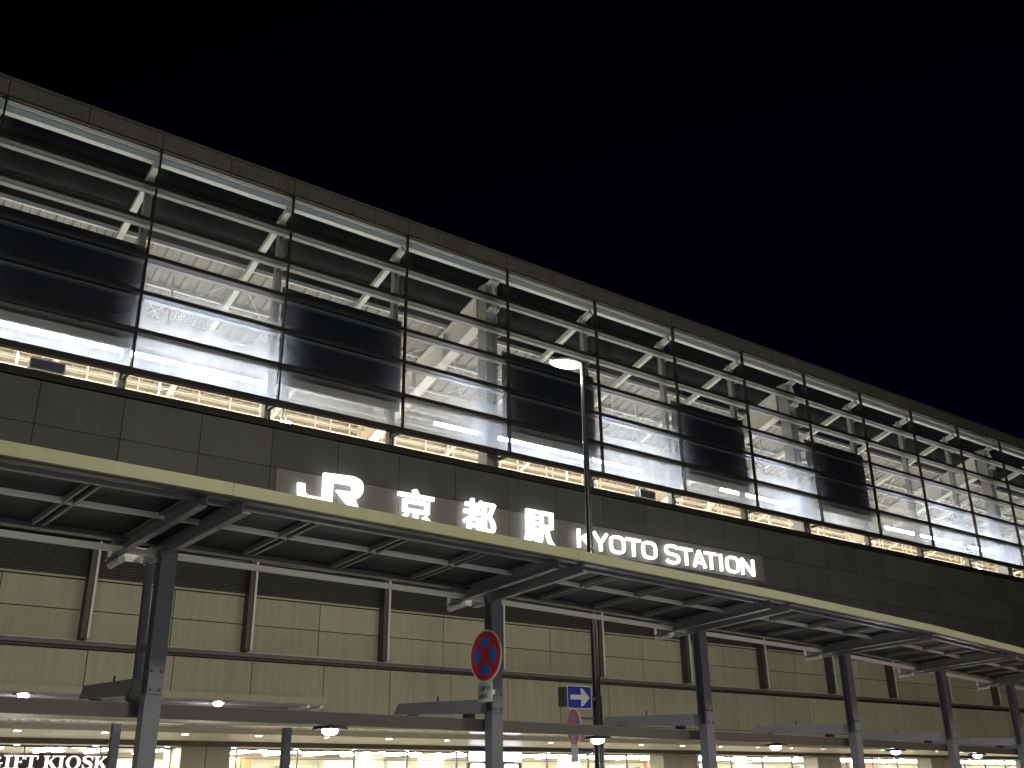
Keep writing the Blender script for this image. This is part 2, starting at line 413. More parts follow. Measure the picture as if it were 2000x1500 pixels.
# lower beams, pipes and cross bracing under the deck
for y, z, r in ((28.6, 13.75, .035), (29.1, 13.75, .025), (29.6, 13.72, .04), (30.2, 13.5, .03), (26.9, 14.35, .03), (27.5, 14.2, .02), (31.0, 12.95, .05), (25.9, 13.1, .02)):
    MB().tube((XL, y, z), (XR, y, z), r, 8).build('pipe', 'pale', bld)
MB().box(XL, XR, 29.9, 30.05, 13.9, 14.12).build('longitudinal_beam', 'pale', bld)
for i in range(1, len(MX) - 1):
    x0, x1 = MX[i], MX[i + 1]
    for xa, ya, xb, yb in ((x0, 25.3, x1, 29.6), (x1, 25.3, x0, 29.6)):
        MB().tube((xa, ya, zr(ya, -.1)), (xb, yb, zr(yb, -.1)), .014, 6).build('cross_brace', 'pale', bld)
    for dx in (.5, 1.35, 2.2, 3.0):
        y = 29.1 + .5 * math.sin(i * 3 + dx * 5)
        MB().box(x0 + dx, x0 + dx + .04, y, y + .04, 12.6, zr(y)).build('hanger', 'pale', bld)
    MB().box(x0 + 1.8, x0 + 1.86, 26.0, 26.06, 11.9, zr(26.0)).build('hanger', 'pale', bld)
# far platform roof below the deck: its edge beam with notches, seen through the open gap
mb = MB(); mb.box(XL, XR, 31.15, 31.30, 12.0, zr(31.3, .06))
mb.build('platform_roof_edge', 'deck', bld)
mb = MB()
for k in range(int((XR - XL) / .62)): mb.prism([(0, 0), (.2, 0), (.1, .10)], (XL + k * .62, 31.146, 13.83), (1, 0, 0), (0, 0, 1), (0, -1, 0), .02)
mb.build('roof_edge_notches', 'dark', bld)
for y, z in ((31.0, 13.70), (30.6, 13.92)): MB().box(XL, XR, y, y + .08, z, z + .07).build('purlin', 'pale', bld)

# ---- lower wall
MID = 22.75
panels('louvre_frame', 'joint', MID + .03, [6.10, 6.86], [XL, XR], 0, .1)
mb = MB(); z = 6.13
while z < 6.85:
    mb.add([(XL, MID + .028, z + .030), (XR, MID + .028, z + .030), (XR, MID - .02, z), (XL, MID - .02, z), (XL, MID + .028, z + .022), (XR, MID + .028, z + .022), (XR, MID - .02, z - .008), (XL, MID - .02, z - .008)],
           [(0, 1, 2, 3), (7, 6, 5, 4), (3, 2, 6, 7)]); z += .045
mb.build('louvre', 'louvre', bld)
MB().box(XL, XR, MID - .03, MID + .03, 6.055, 6.10).build('louvre_sill', 'beige', bld)
panels('middle_wall', 'beige', MID, [4.76, 5.40, 6.04], HALF, .020)
box('middle_wall_backing', 'joint', bld, XL, XR, MID + .03, MID + .2, 4.6, 6.9)
MB().box(XL, XR, MID - .05, MID - .0, 4.745, 4.775).build('wall_trim', 'edge', bld)
for x in MX:
    f = MB().box(x - .16, x - .03, MID - .27, MID - .001, 4.78, 6.84).build('fin', 'finshade', bld)
    MB().box(x - .045, x + .005, MID - .305, MID - .271, 4.78, 6.84).box(x - .028, x + .005, MID - .271, MID - .003, 4.78, 6.84).build('fin_cap', 'edge', f)
MB().box(XL, XR, WALL + .12, MID - .055, 4.62, 4.70).box(XL, XR, WALL + .09, WALL + .118, 4.61, 4.71).build('ledge', 'rail', bld, .01)
MB().box(XL, XR, WALL + .10, WALL + .126, 4.55, 4.60).build('ledge_trim', 'dark', bld)
LOW = 22.36
panels('lower_wall', 'beige', LOW, [3.42, 4.54], HALF, .020)
panels('lower_wall_band', 'beige', LOW - .02, [3.17, 3.41], [XL, XR], .0)
box('lower_wall_backing', 'joint', bld, XL, XR, LOW + .03, LOW + .3, 3.19, 4.6)
# ---- arcade soffit
box('soffit_strip', 'polish', bld, XL, XR, LOW - .02, 23.72, 3.15, 3.168)
box('soffit_step', 'soffit', bld, XL, XR, 23.722, 23.75, 3.05, 3.2)
box('soffit', 'soffit', bld, XL, XR, 23.752, 26.88, 3.05, 3.08)
box('soffit_beam', 'beam', bld, XL, XR, 26.882, 27.05, 2.925, 3.2)
box('inner_soffit', 'soffit', bld, XL, XR, 27.052, 27.9, 2.93, 2.95)

box('floor', 'floor', bld, XL, XR, 22.0, 33.0, .142, .16)
# ---- downlights
dl = thing('downlight', (0, 0, 0), 'round warm downlight set in the grey arcade ceiling', 'downlight', 'round downlights in the arcade ceiling')
MB().lathe((0, 0, 0), [(.105, -.012), (.105, .004)], 20).lathe((0, 0, 0), [(.105, -.012), (.085, -.014), (.08, -.004)], 20).build('trim_ring', 'white', dl)
MB().lathe((0, 0, -.008), [(.082, 0), (.0001, 0)], 20).build('lens', 'down', dl)
def project(p): l = ROT.transposed() @ (Vector(p) - EYE); return 1000 + F * l.x / -l.z
ORD = 'first second third fourth fifth sixth seventh eighth ninth tenth eleventh twelfth thirteenth fourteenth fifteenth sixteenth seventeenth eighteenth nineteenth twentieth twenty-first twenty-second twenty-third twenty-fourth twenty-fifth'.split()
first = True
for row, (y, z, x0) in enumerate([(24.15, 3.048, 5.02), (27.42, 2.928, 5.75)]):
    p = 'outer' if row == 0 else 'inner'
    spots = [(x0 + k * 1.803, y, z) for k in range(-1, 24)]
    spots = [q_ for q_ in spots if 0 < project(q_) < 2000]
    for k, q_ in enumerate(spots):
        o = dl if first else copy_tree(dl); first = False
        o.location = q_
        o['label'] = 'round warm downlight, %s from the left in the %s row of the grey arcade ceiling' % (ORD[k], p)
        o['group'] = 'downlights in the %s row of the arcade ceiling' % p

# ---- shops behind the arcade
SH = 27.9
shop = thing('shop_interior', (20, SH, 0), 'bright cream shop interior behind the glass of the station arcade', 'shop')
box('back_wall', 'cream', shop, XL, XR, 33.0, 33.1, .15, 3.3)
box('ceiling', 'white', shop, XL, XR, SH + .02, 33.0, 2.97, 3.0)
pieces('led_bar', 'shopled', shop, [(3 + k * 1.35, 3.07 + k * 1.35, SH + .5 + (k % 3) * .3, 31.5, 2.90, 2.93) for k in range(50)])
for y in (29.4, 31.6):
    for k in range(28): MB().lathe((2.5 + 2.6 * k, y, 2.95), [(.16, 0), (.0001, -.001)], 14).build('ceiling_lamp', 'down', shop)
rr = random.Random(4); x = 4
while x < 76:
    w = rr.uniform(.5, 1.7); box('display_unit', 'white', shop, x, x + w, 32.3 + rr.uniform(0, .4), 32.98, rr.uniform(1.8, 2.3), rr.uniform(2.45, 2.88)); x += w + rr.uniform(.6, 2.2)
pieces('wall_panel', 'wood', shop, [(x, x + w, 31.7, 31.9, 2.2, 2.85) for x, w in ((12.0, 1.15), (13.2, .3), (30.5, 1.4), (26.0, .8), (44, 2))])
pieces('partition', 'cream', shop, [(x, x + .9, 29.9, 30.1, .2, 2.96) for x in (10.2, 16.3, 18.6, 24.5, 34, 39.2, 48, 58)])
# shopfront glass and bars
mb = MB(); mb.add([(XL, SH - .02, .14), (XR, SH - .02, .14), (XR, SH - .02, 2.93), (XL, SH - .02, 2.93)], [(0, 1, 2, 3)])
mb.build('shopfront_glass', 'clear', bld)
mb = MB().box(XL, XR, SH - .05, SH + .01, 2.89, 2.929).box(XL, XR, SH - .045, SH + .005, 2.66, 2.675)
for k in range(42): x = 2.4 + k * 1.803; mb.box(x, x + .035, SH - .05, SH + .01, .14, 2.89)
mb.build('shopfront_frame', 'steel_dark', bld)
for (a, b) in ((9.62, 10.95), (19.1, 20.3), (26.9, 28.6), (35.5, 37.0), (43.5, 45.2), (52, 53.7), (60, 61.7)):
    mb = MB(); w = (b - a - .02) / 2
    mb.box(a, a + w, 27.1, 27.82, .14, 2.925).box(b - w, b, 27.1, 27.82, .14, 2.925)
    mb.build('pillar', 'pillar', bld, .008)

# ---- small awning at the left of the shop wall
aw = thing('awning', (5, 21.6, 3.5), 'slim beige awning over the left shops with dark ribbed underside', 'awning')
AY0, AY1, AXR = 21.28, LOW - .025, 10.77
box('fascia', 'beige', aw, 0, AXR, AY0, AY0 + .06, 3.57, 3.70)
box('roof_sheet', 'sheet', aw, 0, AXR - .01, AY0 + .062, AY1, 3.64, 3.68)
mb = MB()
for y in (AY0 + .09, AY0 + .42, AY1 - .1): mb.box(0, AXR - .02, y, y + .05, 3.55, 3.60)
mb.build('purlin', 'edge', aw)
mb = MB()
for x in (10.3, 10.62): mb.box(x, x + .07, AY0 + .07, AY1, 3.48, 3.548)
for x in (2.8, 6.4): mb.box(x, x + .07, AY0 + .07, AY1, 3.48, 3.548)
mb.build('rib', 'edge', aw)

# ================================================================== dark boards behind alternate window bays
bays = [(2, 'leftmost one, beside the left edge of the picture', 1), (4, 'above the large white logo letters', 1), (6, 'behind the glowing street lamp', 1), (8, 'first one right of the street lamp', 1), (10, 'second one right of the street lamp, farthest and smallest', 1)]
for i, lab, _ in bays:
    x0, x1 = MX[i] + .06, MX[i + 1] + .10
    t = thing('back_board', ((x0 + x1) / 2, 22.5, 11.47), 'dark board behind the station glass, ' + lab, 'board', 'dark boards behind every second window bay')
    box('panel', 'panelback', t, x0 + .03, x1 - .03, 22.50, 22.53, 11.50, 14.14)
    MB().box(x0, x1, 22.49, 22.54, 11.44, 11.498).box(x0, x1, 22.49, 22.54, 14.142, 14.19).box(x0, x0 + .028, 22.49, 22.54, 11.5, 14.14).box(x1 - .028, x1, 22.49, 22.54, 11.5, 14.14).build('frame', 'dark', t)

# ================================================================== tube lights behind the glass
TY, TZ = 24.0, 12.0
def tube_light(x0, x1, lab):
    t = thing('tube_light', ((x0 + x1) / 2, TY, TZ), lab, 'tube light', 'long tube lights behind the station glass')
    MB().tube((x0 + .05, TY, TZ - .02), (x1 - .05, TY, TZ - .02), .035, 10).build('tube', 'tube', t)
    MB().box(x0, x1, TY - .07, TY + .07, TZ + .03, TZ + .09).box(x0, x0 + .045, TY - .04, TY + .04, TZ - .06, TZ + .03).box(x1 - .045, x1, TY - .04, TY + .04, TZ - .06, TZ + .03).build('housing', 'white', t)
tube_light(-3.0, 9.94, 'long white tube light behind the glass, the leftmost and nearest one')
tube_light(15.1, 23.74, 'white tube light behind the glass either side of the bay behind the street lamp')
tube_light(27.6, 32.34, 'short white tube light behind the glass above the end of the illuminated station name')
tube_light(37.77, 46.8, 'farthest white tube light behind the glass near the right edge')

# flood lamps in the open gap
def flood(x, z, lab):
    t = thing('flood_lamp', (x, 24.0, z), lab, 'lamp')
    MB().tube((x, 24, z + .02), (x, 24.02, z + 1.0), .02, 8).tube((x, 24, z + .35), (x - .4, 24.3, z + .9), .014, 6).tube((x, 24, z + .35), (x + .4, 24.3, z + .9), .014, 6).build('arm', 'pale', t)
    MB().lathe((x, 24, z), [(.05, .05), (.16, 0), (.17, -.03)], 16).build('shade', 'pale', t)
    MB().lathe((x, 24, z - .02), [(.16, 0), (.10, -.05), (.0001, -.07)], 16).build('lens', 'led', t)
flood(10.43, 11.05, 'round lamp on a forked arm in the gap above the dark wall near the logo')
flood(44.84, 11.02, 'white lamp in the open gap above the dark wall near the right edge')
for (a, b, lab) in ((3.94, 4.75, 'grey box in a pale frame in the open gap at the left edge'), (23.56, 24.3, 'grey box in a pale frame in the open gap right of the street lamp pole')):
    t = thing('equipment_box', ((a + b) / 2, 24.1, 11.05), lab, 'box')
    box('body', 'steel', t, a + .03, b - .03, 24.02, 24.3, 11.08, 11.32)
    MB().box(a, b, 24, 24.03, 11.05, 11.078).box(a, b, 24, 24.03, 11.325, 11.35).box(a, a + .028, 24, 24.03, 11.08, 11.322).box(b - .028, b, 24, 24.03, 11.08, 11.322).build('frame', 'pale', t)

# ================================================================== illuminated station name
LY = 22.03
ss = thing('station_sign', (18, LY, 8.2), 'large glowing white letters and characters naming the station on the dark wall', 'sign')
panels('sign_board', 'board', WALL - .035, [8.24, 9.12], [9.51] + [v for v in HALF if 9.6 < v < 27.3] + [27.42], .010, .033, ss)
def P8(u, v): p = onY(560 + u * .3, 880 + v * .3, LY); return (p.x, p.z + .03)
jr = [(245, 150), (415, 172), (445, 178), (470, 190), (488, 205), (498, 225), (501, 250), (497, 278), (485, 300), (468, 316), (448, 325),
      (470, 386), (415, 374), (325, 262), (400, 273), (418, 272), (430, 264), (435, 250), (430, 238), (415, 228), (305, 212), (297, 350),
      (150, 327), (115, 320), (92, 310), (78, 292), (77, 213), (122, 222), (122, 275), (130, 290), (150, 300), (222, 312), (238, 305)]
q = [P8(u, v) for u, v in jr]
MB().prism(q, (0, LY, 0), (1, 0, 0), (0, 0, 1), (0, 1, 0), .10).build('logo_letters', 'letter', ss)
def fit(px_l, px_r, y_t, y_b, Y=LY):
    """box on the wall from measured left/right pixel and top/bottom height"""
    return px_l, px_r
for ch, x0, x1, z0, z1 in (('京', 12.86, 13.98, 8.17, 9.18), ('都', 14.93, 16.02, 8.17, 9.22), ('駅', 17.03, 18.12, 8.17, 9.22)):
    text_part('character', ch, 'letter', ss, (x0, LY, z0), (1, 0, 0), (0, 0, 1), (0, 1, 0), x1 - x0, z1 - z0, .10, bold=.010)
word = 'KYOTO STATION'
KZ0, KZ1 = 8.335, 8.895
def ex_letter(ch, x0, x1):
    mb = MB(); w = x1 - x0; T = .086; H = KZ1 - KZ0; k = [0]
    def L(a, b, t=T):
        a = Vector((x0 + a[0] * w, KZ0 + a[1] * H)); b = Vector((x0 + b[0] * w, KZ0 + b[1] * H)); d = (b - a).normalized(); e = Vector((-d.y, d.x)) * t / 2
        mb.prism([tuple(a - e), tuple(b - e), tuple(b + e), tuple(a + e)], (0, LY + k[0] * .0008, 0), (1, 0, 0), (0, 0, 1), (0, 1, 0), .08); k[0] += 1
    def path(pts):
        P = [Vector((x0 + u * w, KZ0 + v * H)) for u, v in pts]; n = len(P); o_, i_ = [], []
        closed = (P[0] - P[-1]).length < 1e-6
        for j in range(n):
            a = P[j - 1] if j > 0 else (P[-2] if closed else P[0]); b = P[j + 1] if j < n - 1 else (P[1] if closed else P[-1])
            d = (b - a).normalized(); e = Vector((-d.y, d.x)) * T / 2; o_.append(tuple(P[j] + e)); i_.append(tuple(P[j] - e))
        for j in range(n - 1): mb.prism([o_[j], o_[j + 1], i_[j + 1], i_[j]], (0, LY, 0), (1, 0, 0), (0, 0, 1), (0, 1, 0), .08)
    h = T / 2 / w; v = T / 2 / H
    def sup(a, cx=.5, cy=.5, rx=None, ry=None, p=.62):
        rx = .5 - h if rx is None else rx; ry = .5 - v if ry is None else ry
        c, s_ = math.cos(a), math.sin(a)
        return (cx + rx * math.copysign(abs(c) ** p, c), cy + ry * math.copysign(abs(s_) ** p, s_))
    if ch == 'K': L((h, 0), (h, 1)); L((h, .42), (1 - h, 1 - v * .6)); L((.36, .58), (1 - h, v * .5))
    if ch == 'Y': L((.5, 0), (.5, .48)); L((h * .8, 1 - v * .2), (.5, .42)); L((1 - h * .8, 1 - v * .2), (.5, .42))
    if ch == 'T': L((.5, 0), (.5, 1)); L((0, 1 - v), (1, 1 - v))
    if ch == 'I': L((.5, 0), (.5, 1))
    if ch == 'N': L((h, 0), (h, 1)); L((1 - h, 0), (1 - h, 1)); L((h, 1 - v * .6), (1 - h, v * .6))
    if ch == 'A': L((h, .0), (.5, 1 - v * .3)); L((1 - h, .0), (.5, 1 - v * .3)); L((.26, .28), (.74, .28), T * .85)
    if ch == 'O': path([sup(2 * math.pi * i / 28) for i in range(29)])
    if ch == 'S':
        up = [sup(t, .5, .745, .5 - h, .255 - v * .5 + .02, .7) for t in [rad(20 + 250 * i / 14) for i in range(15)]]
        dn = [sup(t, .5, .255, .5 - h, .255 - v * .5 + .02, .7) for t in [rad(90 - 250 * i / 14) for i in range(15)]]
        path([(u, v_ - .01) for u, v_ in up] + [(u, v_) for u, v_ in dn[1:]])
    return mb.build('letter', 'letter', ss)
for ch, a, b in (('K', 1130, 1160), ('Y', 1160, 1189), ('O', 1193, 1222), ('T', 1225, 1253), ('O', 1256, 1284), ('S', 1301, 1328), ('T', 1330, 1354), ('A', 1355, 1380), ('T', 1379, 1402), ('I', 1406, 1414), ('O', 1420, 1445), ('N', 1450, 1474)):
    y_ = 1052 + (a - 1130) * .166
    xa, xb = onY(a, y_, LY).x, onY(b, y_, LY).x
    ex_letter(ch, xa, xb)

# ================================================================== street canopy
COL = [(-1.0, 9.28), (3.06, 9.55), (7.15, 9.92), (11.23, 10.41), (15.36, 10.90), (19.48, 11.62), (23.40, 12.30), (27.6, 13.2)]
FAR = [(-1.2, 9.85), (2.85, 10.09), (6.99, 10.36), (10.99, 10.85), (15.0, 11.27), (18.99, 12.05), (23.09, 12.72), (27.3, 13.6)]
NEAR = [(-.9, 7.50), (2.88, 7.69), (6.76, 7.98), (10.59, 8.37), (14.69, 8.88), (18.28, 9.50), (21.90, 10.16), (26.0, 11.0)]
FAR = [Vector((a, b, 0)) for a, b in FAR]; NEAR = [Vector((a, b, 0)) for a, b in NEAR]
def lerp(i, s, t):
    """point in bay i, s along the canopy 0..1, t across 0 = far edge .. 1 = near edge"""
    return (FAR[i].lerp(FAR[i + 1], s)).lerp(NEAR[i].lerp(NEAR[i + 1], s), t)
can = thing('street_canopy', (11, 10, 0), 'long curving grey steel canopy with cream front edge over the pavement', 'canopy')
def zv(p, z): return Vector((p.x, p.y, z))
# fascia, gutters
mbf, mbg, mbe, mbs = MB(), MB(), MB(), MB()
def ribbon(mb, pts, t, off, w, z0, z1):
    """band following the canopy at fraction t"""
    pass
def polyband(mb, pts, w, z0, z1):
    """pts: list of xy; a band of width w (away from the road) with mitred joints"""
    n = len(pts); nor = []
    for i in range(n):
        a = pts[max(0, i - 1)]; b = pts[min(n - 1, i + 1)]; d = (b - a).normalized(); nor.append(Vector((-d.y, d.x, 0)))
    vs = []
    for p, q_ in zip(pts, nor):
        a = p; b = p + q_ * w
        vs += [(a.x, a.y, z0), (b.x, b.y, z0), (b.x, b.y, z1), (a.x, a.y, z1)]
    fs = [(0, 1, 2, 3), tuple(4 * (n - 1) + k for k in (3, 2, 1, 0))]
    for i in range(n - 1):
        for k in range(4): fs.append((4 * i + k, 4 * i + 4 + k, 4 * i + 4 + (k + 1) % 4, 4 * i + (k + 1) % 4))
    mb.add(vs, fs); return mb
def curve(t, sub=6, off=0):
    return [lerp(i, s / sub, t) for i in range(len(FAR) - 1) for s in range(sub)] + [lerp(len(FAR) - 2, 1, t)]
fm = MB(); fc = curve(1.06)
for i in range(len(FAR) - 1):
    seg = fc[i * 6:i * 6 + 7]; d = (seg[-1] - seg[0]).normalized() * .002
    polyband(fm, [seg[0] + d] + seg[1:-1] + [seg[-1] - d], .05, 3.862, 3.965)
fm.build('fascia', 'fascia', can)
polyband(MB(), curve(1.035), .10, 3.852, 3.93).build('gutter', 'steel_dark', can)
polyband(MB(), curve(.93), .06, 3.86, 3.93).build('front_purlin', 'steel_light', can)
polyband(MB(), curve(.60), .018, 3.88, 3.93).build('middle_purlin', 'edge', can)
polyband(MB(), curve(.145), .05, 3.80, 3.855).build('rear_edge_beam', 'white', can)
polyband(MB(), curve(.20), .12, 3.885, 3.93).build('rear_gutter', 'steel_dark', can)
vs = []; pf, pn = curve(.16), curve(1.02)
for a, b in zip(pf, pn): vs += [(a.x, a.y, 3.935), (b.x, b.y, 3.935), (b.x, b.y, 3.958), (a.x, a.y, 3.958)]
n = len(pf)
MB().add(vs, [f for i in range(n - 1) for f in ((4 * i, 4 * i + 4, 4 * i + 5, 4 * i + 1), (4 * i + 3, 4 * i + 2, 4 * i + 6, 4 * i + 7))]).build('roof_sheet', 'sheet', can)
for i in range(len(FAR) - 1):
    for s in ((.25, .5, .75)):
        mb = MB()
        for ds in (-.011, .011):
            a, b = lerp(i, s + ds, .24), lerp(i, s + ds, .92); mb.bar(zv(a, 3.905), zv(b, 3.905), .024, .05)
        mb.build('rafter', 'steel_light', can)
for i, (f, n_) in enumerate(zip(FAR, NEAR)):
    c = Vector((*COL[i], 0)); d = (n_ - f).normalized(); s = Vector((-d.y, d.x, 0))
    mb = MB()                                   # twin channel bracket either side of the column head
    for sg in (-1, 1):
        o_ = s * sg * .155
        mb.bar(zv(f + o_, 3.845), zv(n_ + o_, 3.845), .012, .13)
        for zz in (3.78, 3.915): mb.bar(zv(f + o_ + s * sg * .03, zz), zv(n_ + o_ + s * sg * .03, zz), .07, .012)
    b = mb.build('bracket', 'steel_light', can)
    mb = MB().bar(zv(f - d * .02, 3.87) + s * -.19, zv(f - d * .02, 3.87) + s * .19, .012, .15).tube(zv(f - d * .03, 3.74) - s * .15, zv(f - d * .03 + d * .35, 3.74) - s * .15, .035, 10)
    mb.build('end_plate', 'edge', b)
    # column: box below, H section above, splice plate with bolts
    k = MB(); w = .077
    k.box(c.x - w, c.x + w, c.y - w, c.y + w, .14, 2.52)
    k.box(c.x - w, c.x + w, c.y - w, c.y - w + .018, 2.52, 3.84).box(c.x - w, c.x + w, c.y + w - .018, c.y + w, 2.52, 3.84).box(c.x - .01, c.x + .01, c.y - w + .018, c.y + w - .018, 2.52, 3.84)
    k.box(c.x + w - .06, c.x + w - .045, c.y - w + .02, c.y + w - .02, 2.52, 3.80)
    kc = k.build('column', 'steel', can, .006)
    p = MB().box(c.x - .07, c.x + .07, c.y - w - .012, c.y - w - .001, 2.50, 2.74).build('splice_plate', 'steel', kc)
    mb = MB()
    for bx in (-.042, .042):
        for bz in (2.54, 2.70): mb.tube((c.x + bx, c.y - w - .012, bz), (c.x + bx, c.y - w - .026, bz), .013, 8)
    mb.build('bolt', 'steel_dark', kc)
    # rear cantilever arm carrying the lower roof
    ad = Vector((0.0, 1, 0)); a = c + Vector((0, w + .003, 0)); e = c + Vector((0, 2.05, 0))
    mb = MB(); hw = .07
    z = [(a, 2.50, 2.66), (e, 2.625, 2.755)]
    vs = [(p_.x + sx, p_.y, zz) for p_, lo, hi in z for sx in (-hw, hw) for zz in (lo, hi)]
    vs[6 - 2] = (e.x - hw, e.y + .12, 2.625); vs[6] = (e.x + hw, e.y + .12, 2.625)
    mb.add(vs, [(0, 1, 3, 2), (4, 6, 7, 5), (0, 4, 5, 1), (2, 3, 7, 6), (0, 2, 6, 4), (1, 5, 7, 3)])
    arm = mb.build('rear_arm', 'arm', can, .005)
    for yy in (.45, 1.75): MB().box(c.x - .05, c.x + .05, c.y + yy, c.y + yy + .12, 2.44 + .06 * yy, 2.497 + .06 * yy).build('clamp', 'dark', arm)
    MB().tube((c.x, c.y + 1.2, 2.70), (c.x, c.y + 1.2, 2.78), .010, 6).build('pin', 'dark', arm)
# rain pipe beside the first visible column
c = COL[1]
MB().tube((c[0] - .03, c[1] + .42, 3.76), (c[0] - .03, c[1] + .36, 2.60), .045, 12).tube((c[0] - .03, c[1] + .36, 2.60), (c[0] - .03, c[1] + .52, 2.50), .045, 12).box(c[0] - .05, c[0] + .01, c[1] + .12, c[1] + .34, 2.90, 2.96).build('rain_pipe', 'steel', can)
# low beam behind the columns
bp = [Vector((a, b + .125, 0)) for a, b in COL]
bpts = []
for i in range(len(bp) - 1):
    for s in range(4): bpts.append(bp[i].lerp(bp[i + 1], s / 4))
bpts.append(bp[-1])
polyband(MB(), bpts, .06, 2.312, 2.432).build('low_beam', 'beam', can)
polyband(MB(), [p + Vector((0, .01, 0)) for p in bpts], .04, 2.433, 2.440).build('beam_gutter', 'steel', can)
# thin rear posts
for (u, v, zz) in ((228, 1412, 2.5), (561, 1420, 2.5)):
    p = onZ(u, v, 2.5)
    MB().box(p.x - .05, p.x + .05, p.y - .05, p.y + .05, .14, 2.49).build('rear_post', 'steel', can, .005)

# lamps under the low beam
LP = [(640, 1428), (1162, 1446), (1510, 1459), (1745, 1470), (1905, 1478)]
labs = ['bright round lamp under the low canopy beam, between first and second column', 'bright round lamp under the low canopy beam in front of the black lamp pole', 'bright round lamp under the low canopy beam, between third and fourth column',
        'bright round lamp under the low canopy beam, between fourth and fifth column', 'small bright lamp under the low canopy beam, nearest the right edge']
cl = None
def beam_y(x):
    for a, b in zip(bp, bp[1:]):
        if a.x <= x <= b.x: return a.y + (b.y - a.y) * (x - a.x) / (b.x - a.x)
    return bp[-1].y
for (u, v), lab in zip(LP, labs):
    Y = 10.0
    for _ in range(8): p = onY(u, v, Y); Y = beam_y(p.x) + .16
    if cl is None:
        cl = thing('canopy_lamp', (0, 0, 0), lab, 'lamp', 'round lamps hanging under the low canopy beam'); o = cl
        MB().lathe((0, 0, 0), [(.02, .03), (.17, .018), (.185, -.01), (.17, -.012), (.0001, -.008)], 24).build('shade', 'dark', cl)
        MB().lathe((0, 0, -.012), [(.085, 0), (.08, -.03), (.05, -.05), (.0001, -.058)], 20).build('lens', 'led', cl)
    else:
        o = copy_tree(cl); o['label'] = lab
    o.location = (p.x, Y - .05, 2.315 - .03)
    point('canopy_lamp_light', (p.x, Y - .05, 2.315 - .22), 18, (.96, .96, 1), .05)
# lamps under the awning
for (u, v, lab) in ((45, 1364, 'bright lamp under the beige awning at the left edge'), (425, 1380, 'bright lamp under the beige awning right of the first column')):
    p = onY(u, v, 21.75)
    o = copy_tree(cl); o['label'] = lab; o['group'] = 'round lamps under the beige awning'; o.location = (p.x, 21.75, 3.565); o.scale = (1.15, 1.15, 1.3)

# ================================================================== street lamp
px_, py_ = 10.60, 12.02
sl = thing('street_lamp', (px_, py_, .14), 'tall black street lamp with a glowing yellowish head in front of the glass wall', 'street lamp')
ZT = 8.52
MB().tube((px_, py_, .14), (px_, py_, 3.0), .085, 16, .075).tube((px_, py_, 3.0), (px_, py_, ZT), .062, 16, .040).lathe((px_, py_, ZT), [(.04, 0), (.035, .04), (.0001, .055)], 16).build('pole', 'black', sl)
hd = (onY(1084, 708, py_ + .15) - Vector((px_, py_, ZT + .02))); hd.z = 0; hl = .52; hd.normalize()
c0 = Vector((px_, py_, ZT - .03)) + hd * .06; c1 = c0 + hd * hl
hb = MB(); side = Vector((-hd.y, hd.x, 0))
ring = []
for k in range(9):
    t = k / 8; w = .15 * math.sin(math.pi * (.12 + .83 * t)) ** .6; h = .07 * math.sin(math.pi * (.15 + .80 * t)) ** .7
    ring.append((c0.lerp(c1, t), w, h))
def shell(mb, lo, hi):
    n = 12; vs = []
    for p, w, h in ring:
        for i in range(n + 1):
            a = math.pi * i / n; vs.append(p + side * math.cos(a) * w + Vector((0, 0, hi * h * math.sin(a) + lo)))
    mb.add(vs, [(k * (n + 1) + i, k * (n + 1) + i + 1, (k + 1) * (n + 1) + i + 1, (k + 1) * (n + 1) + i) for k in range(8) for i in range(n)], True)
    return mb
hh = shell(MB(), 0.0, 1.3).build('lamp_head', 'white', sl)
shell(MB(), -.004, -1.0).build('lens', 'lampglow', hh)
MB().tube(Vector((px_, py_, ZT - .02)), c0 + hd * .03, .028, 12).build('arm', 'black', sl)
lp = c0.lerp(c1, .5)
point('street_lamp_light', (lp.x, lp.y, lp.z - .10), 260, (1, .97, .72), .12)

# ================================================================== signs
def facing(yaw):                                 # yaw: direction (deg) the sign looks toward, in plan
    n = Vector((math.cos(rad(yaw)), math.sin(rad(yaw)), 0)); ex = Vector((-n.y, n.x, 0)); return n, ex
def nostop(name, P, R_, yaw, lab, postpt):
    n, ex = facing(yaw); ez = Vector((0, 0, 1))
    t = thing(name, P - ez * R_, lab, 'road sign')
    def disc(r, off, th=.004, seg=48): return MB().prism([(r * math.cos(2 * math.pi * i / seg), r * math.sin(2 * math.pi * i / seg)) for i in range(seg)], P + n * off, ex, ez, n, th)
    disc(R_, 0, .012).build('plate', 'plate', t)
    disc(R_ * .93, .0125).build('red_ring', 'signred', t)
    disc(R_ * .72, .0170).build('blue_disc', 'signblue', t)
    mb = MB()
    for a in (45, -45):
        d = ex * math.cos(rad(a)) + ez * math.sin(rad(a)); L = R_ * .74
        off = .0215 if a > 0 else .0235
        q0 = P + n * off; e = d.cross(n)
        mb.prism([(-L, -.07 * R_ / .3 * .5), (L, -.07 * R_ / .3 * .5), (L, .07 * R_ / .3 * .5), (-L, .07 * R_ / .3 * .5)], q0, d, e, n, .002)
    mb.build('red_cross', 'signred', t)
    if postpt is not None:
        for dz in (-.12, .12): MB().bar(P + ez * dz - n * .012, Vector((postpt.x, postpt.y, P.z + dz)), .03, .03).build('clamp', 'steel', t)
    return t, n, ex, ez
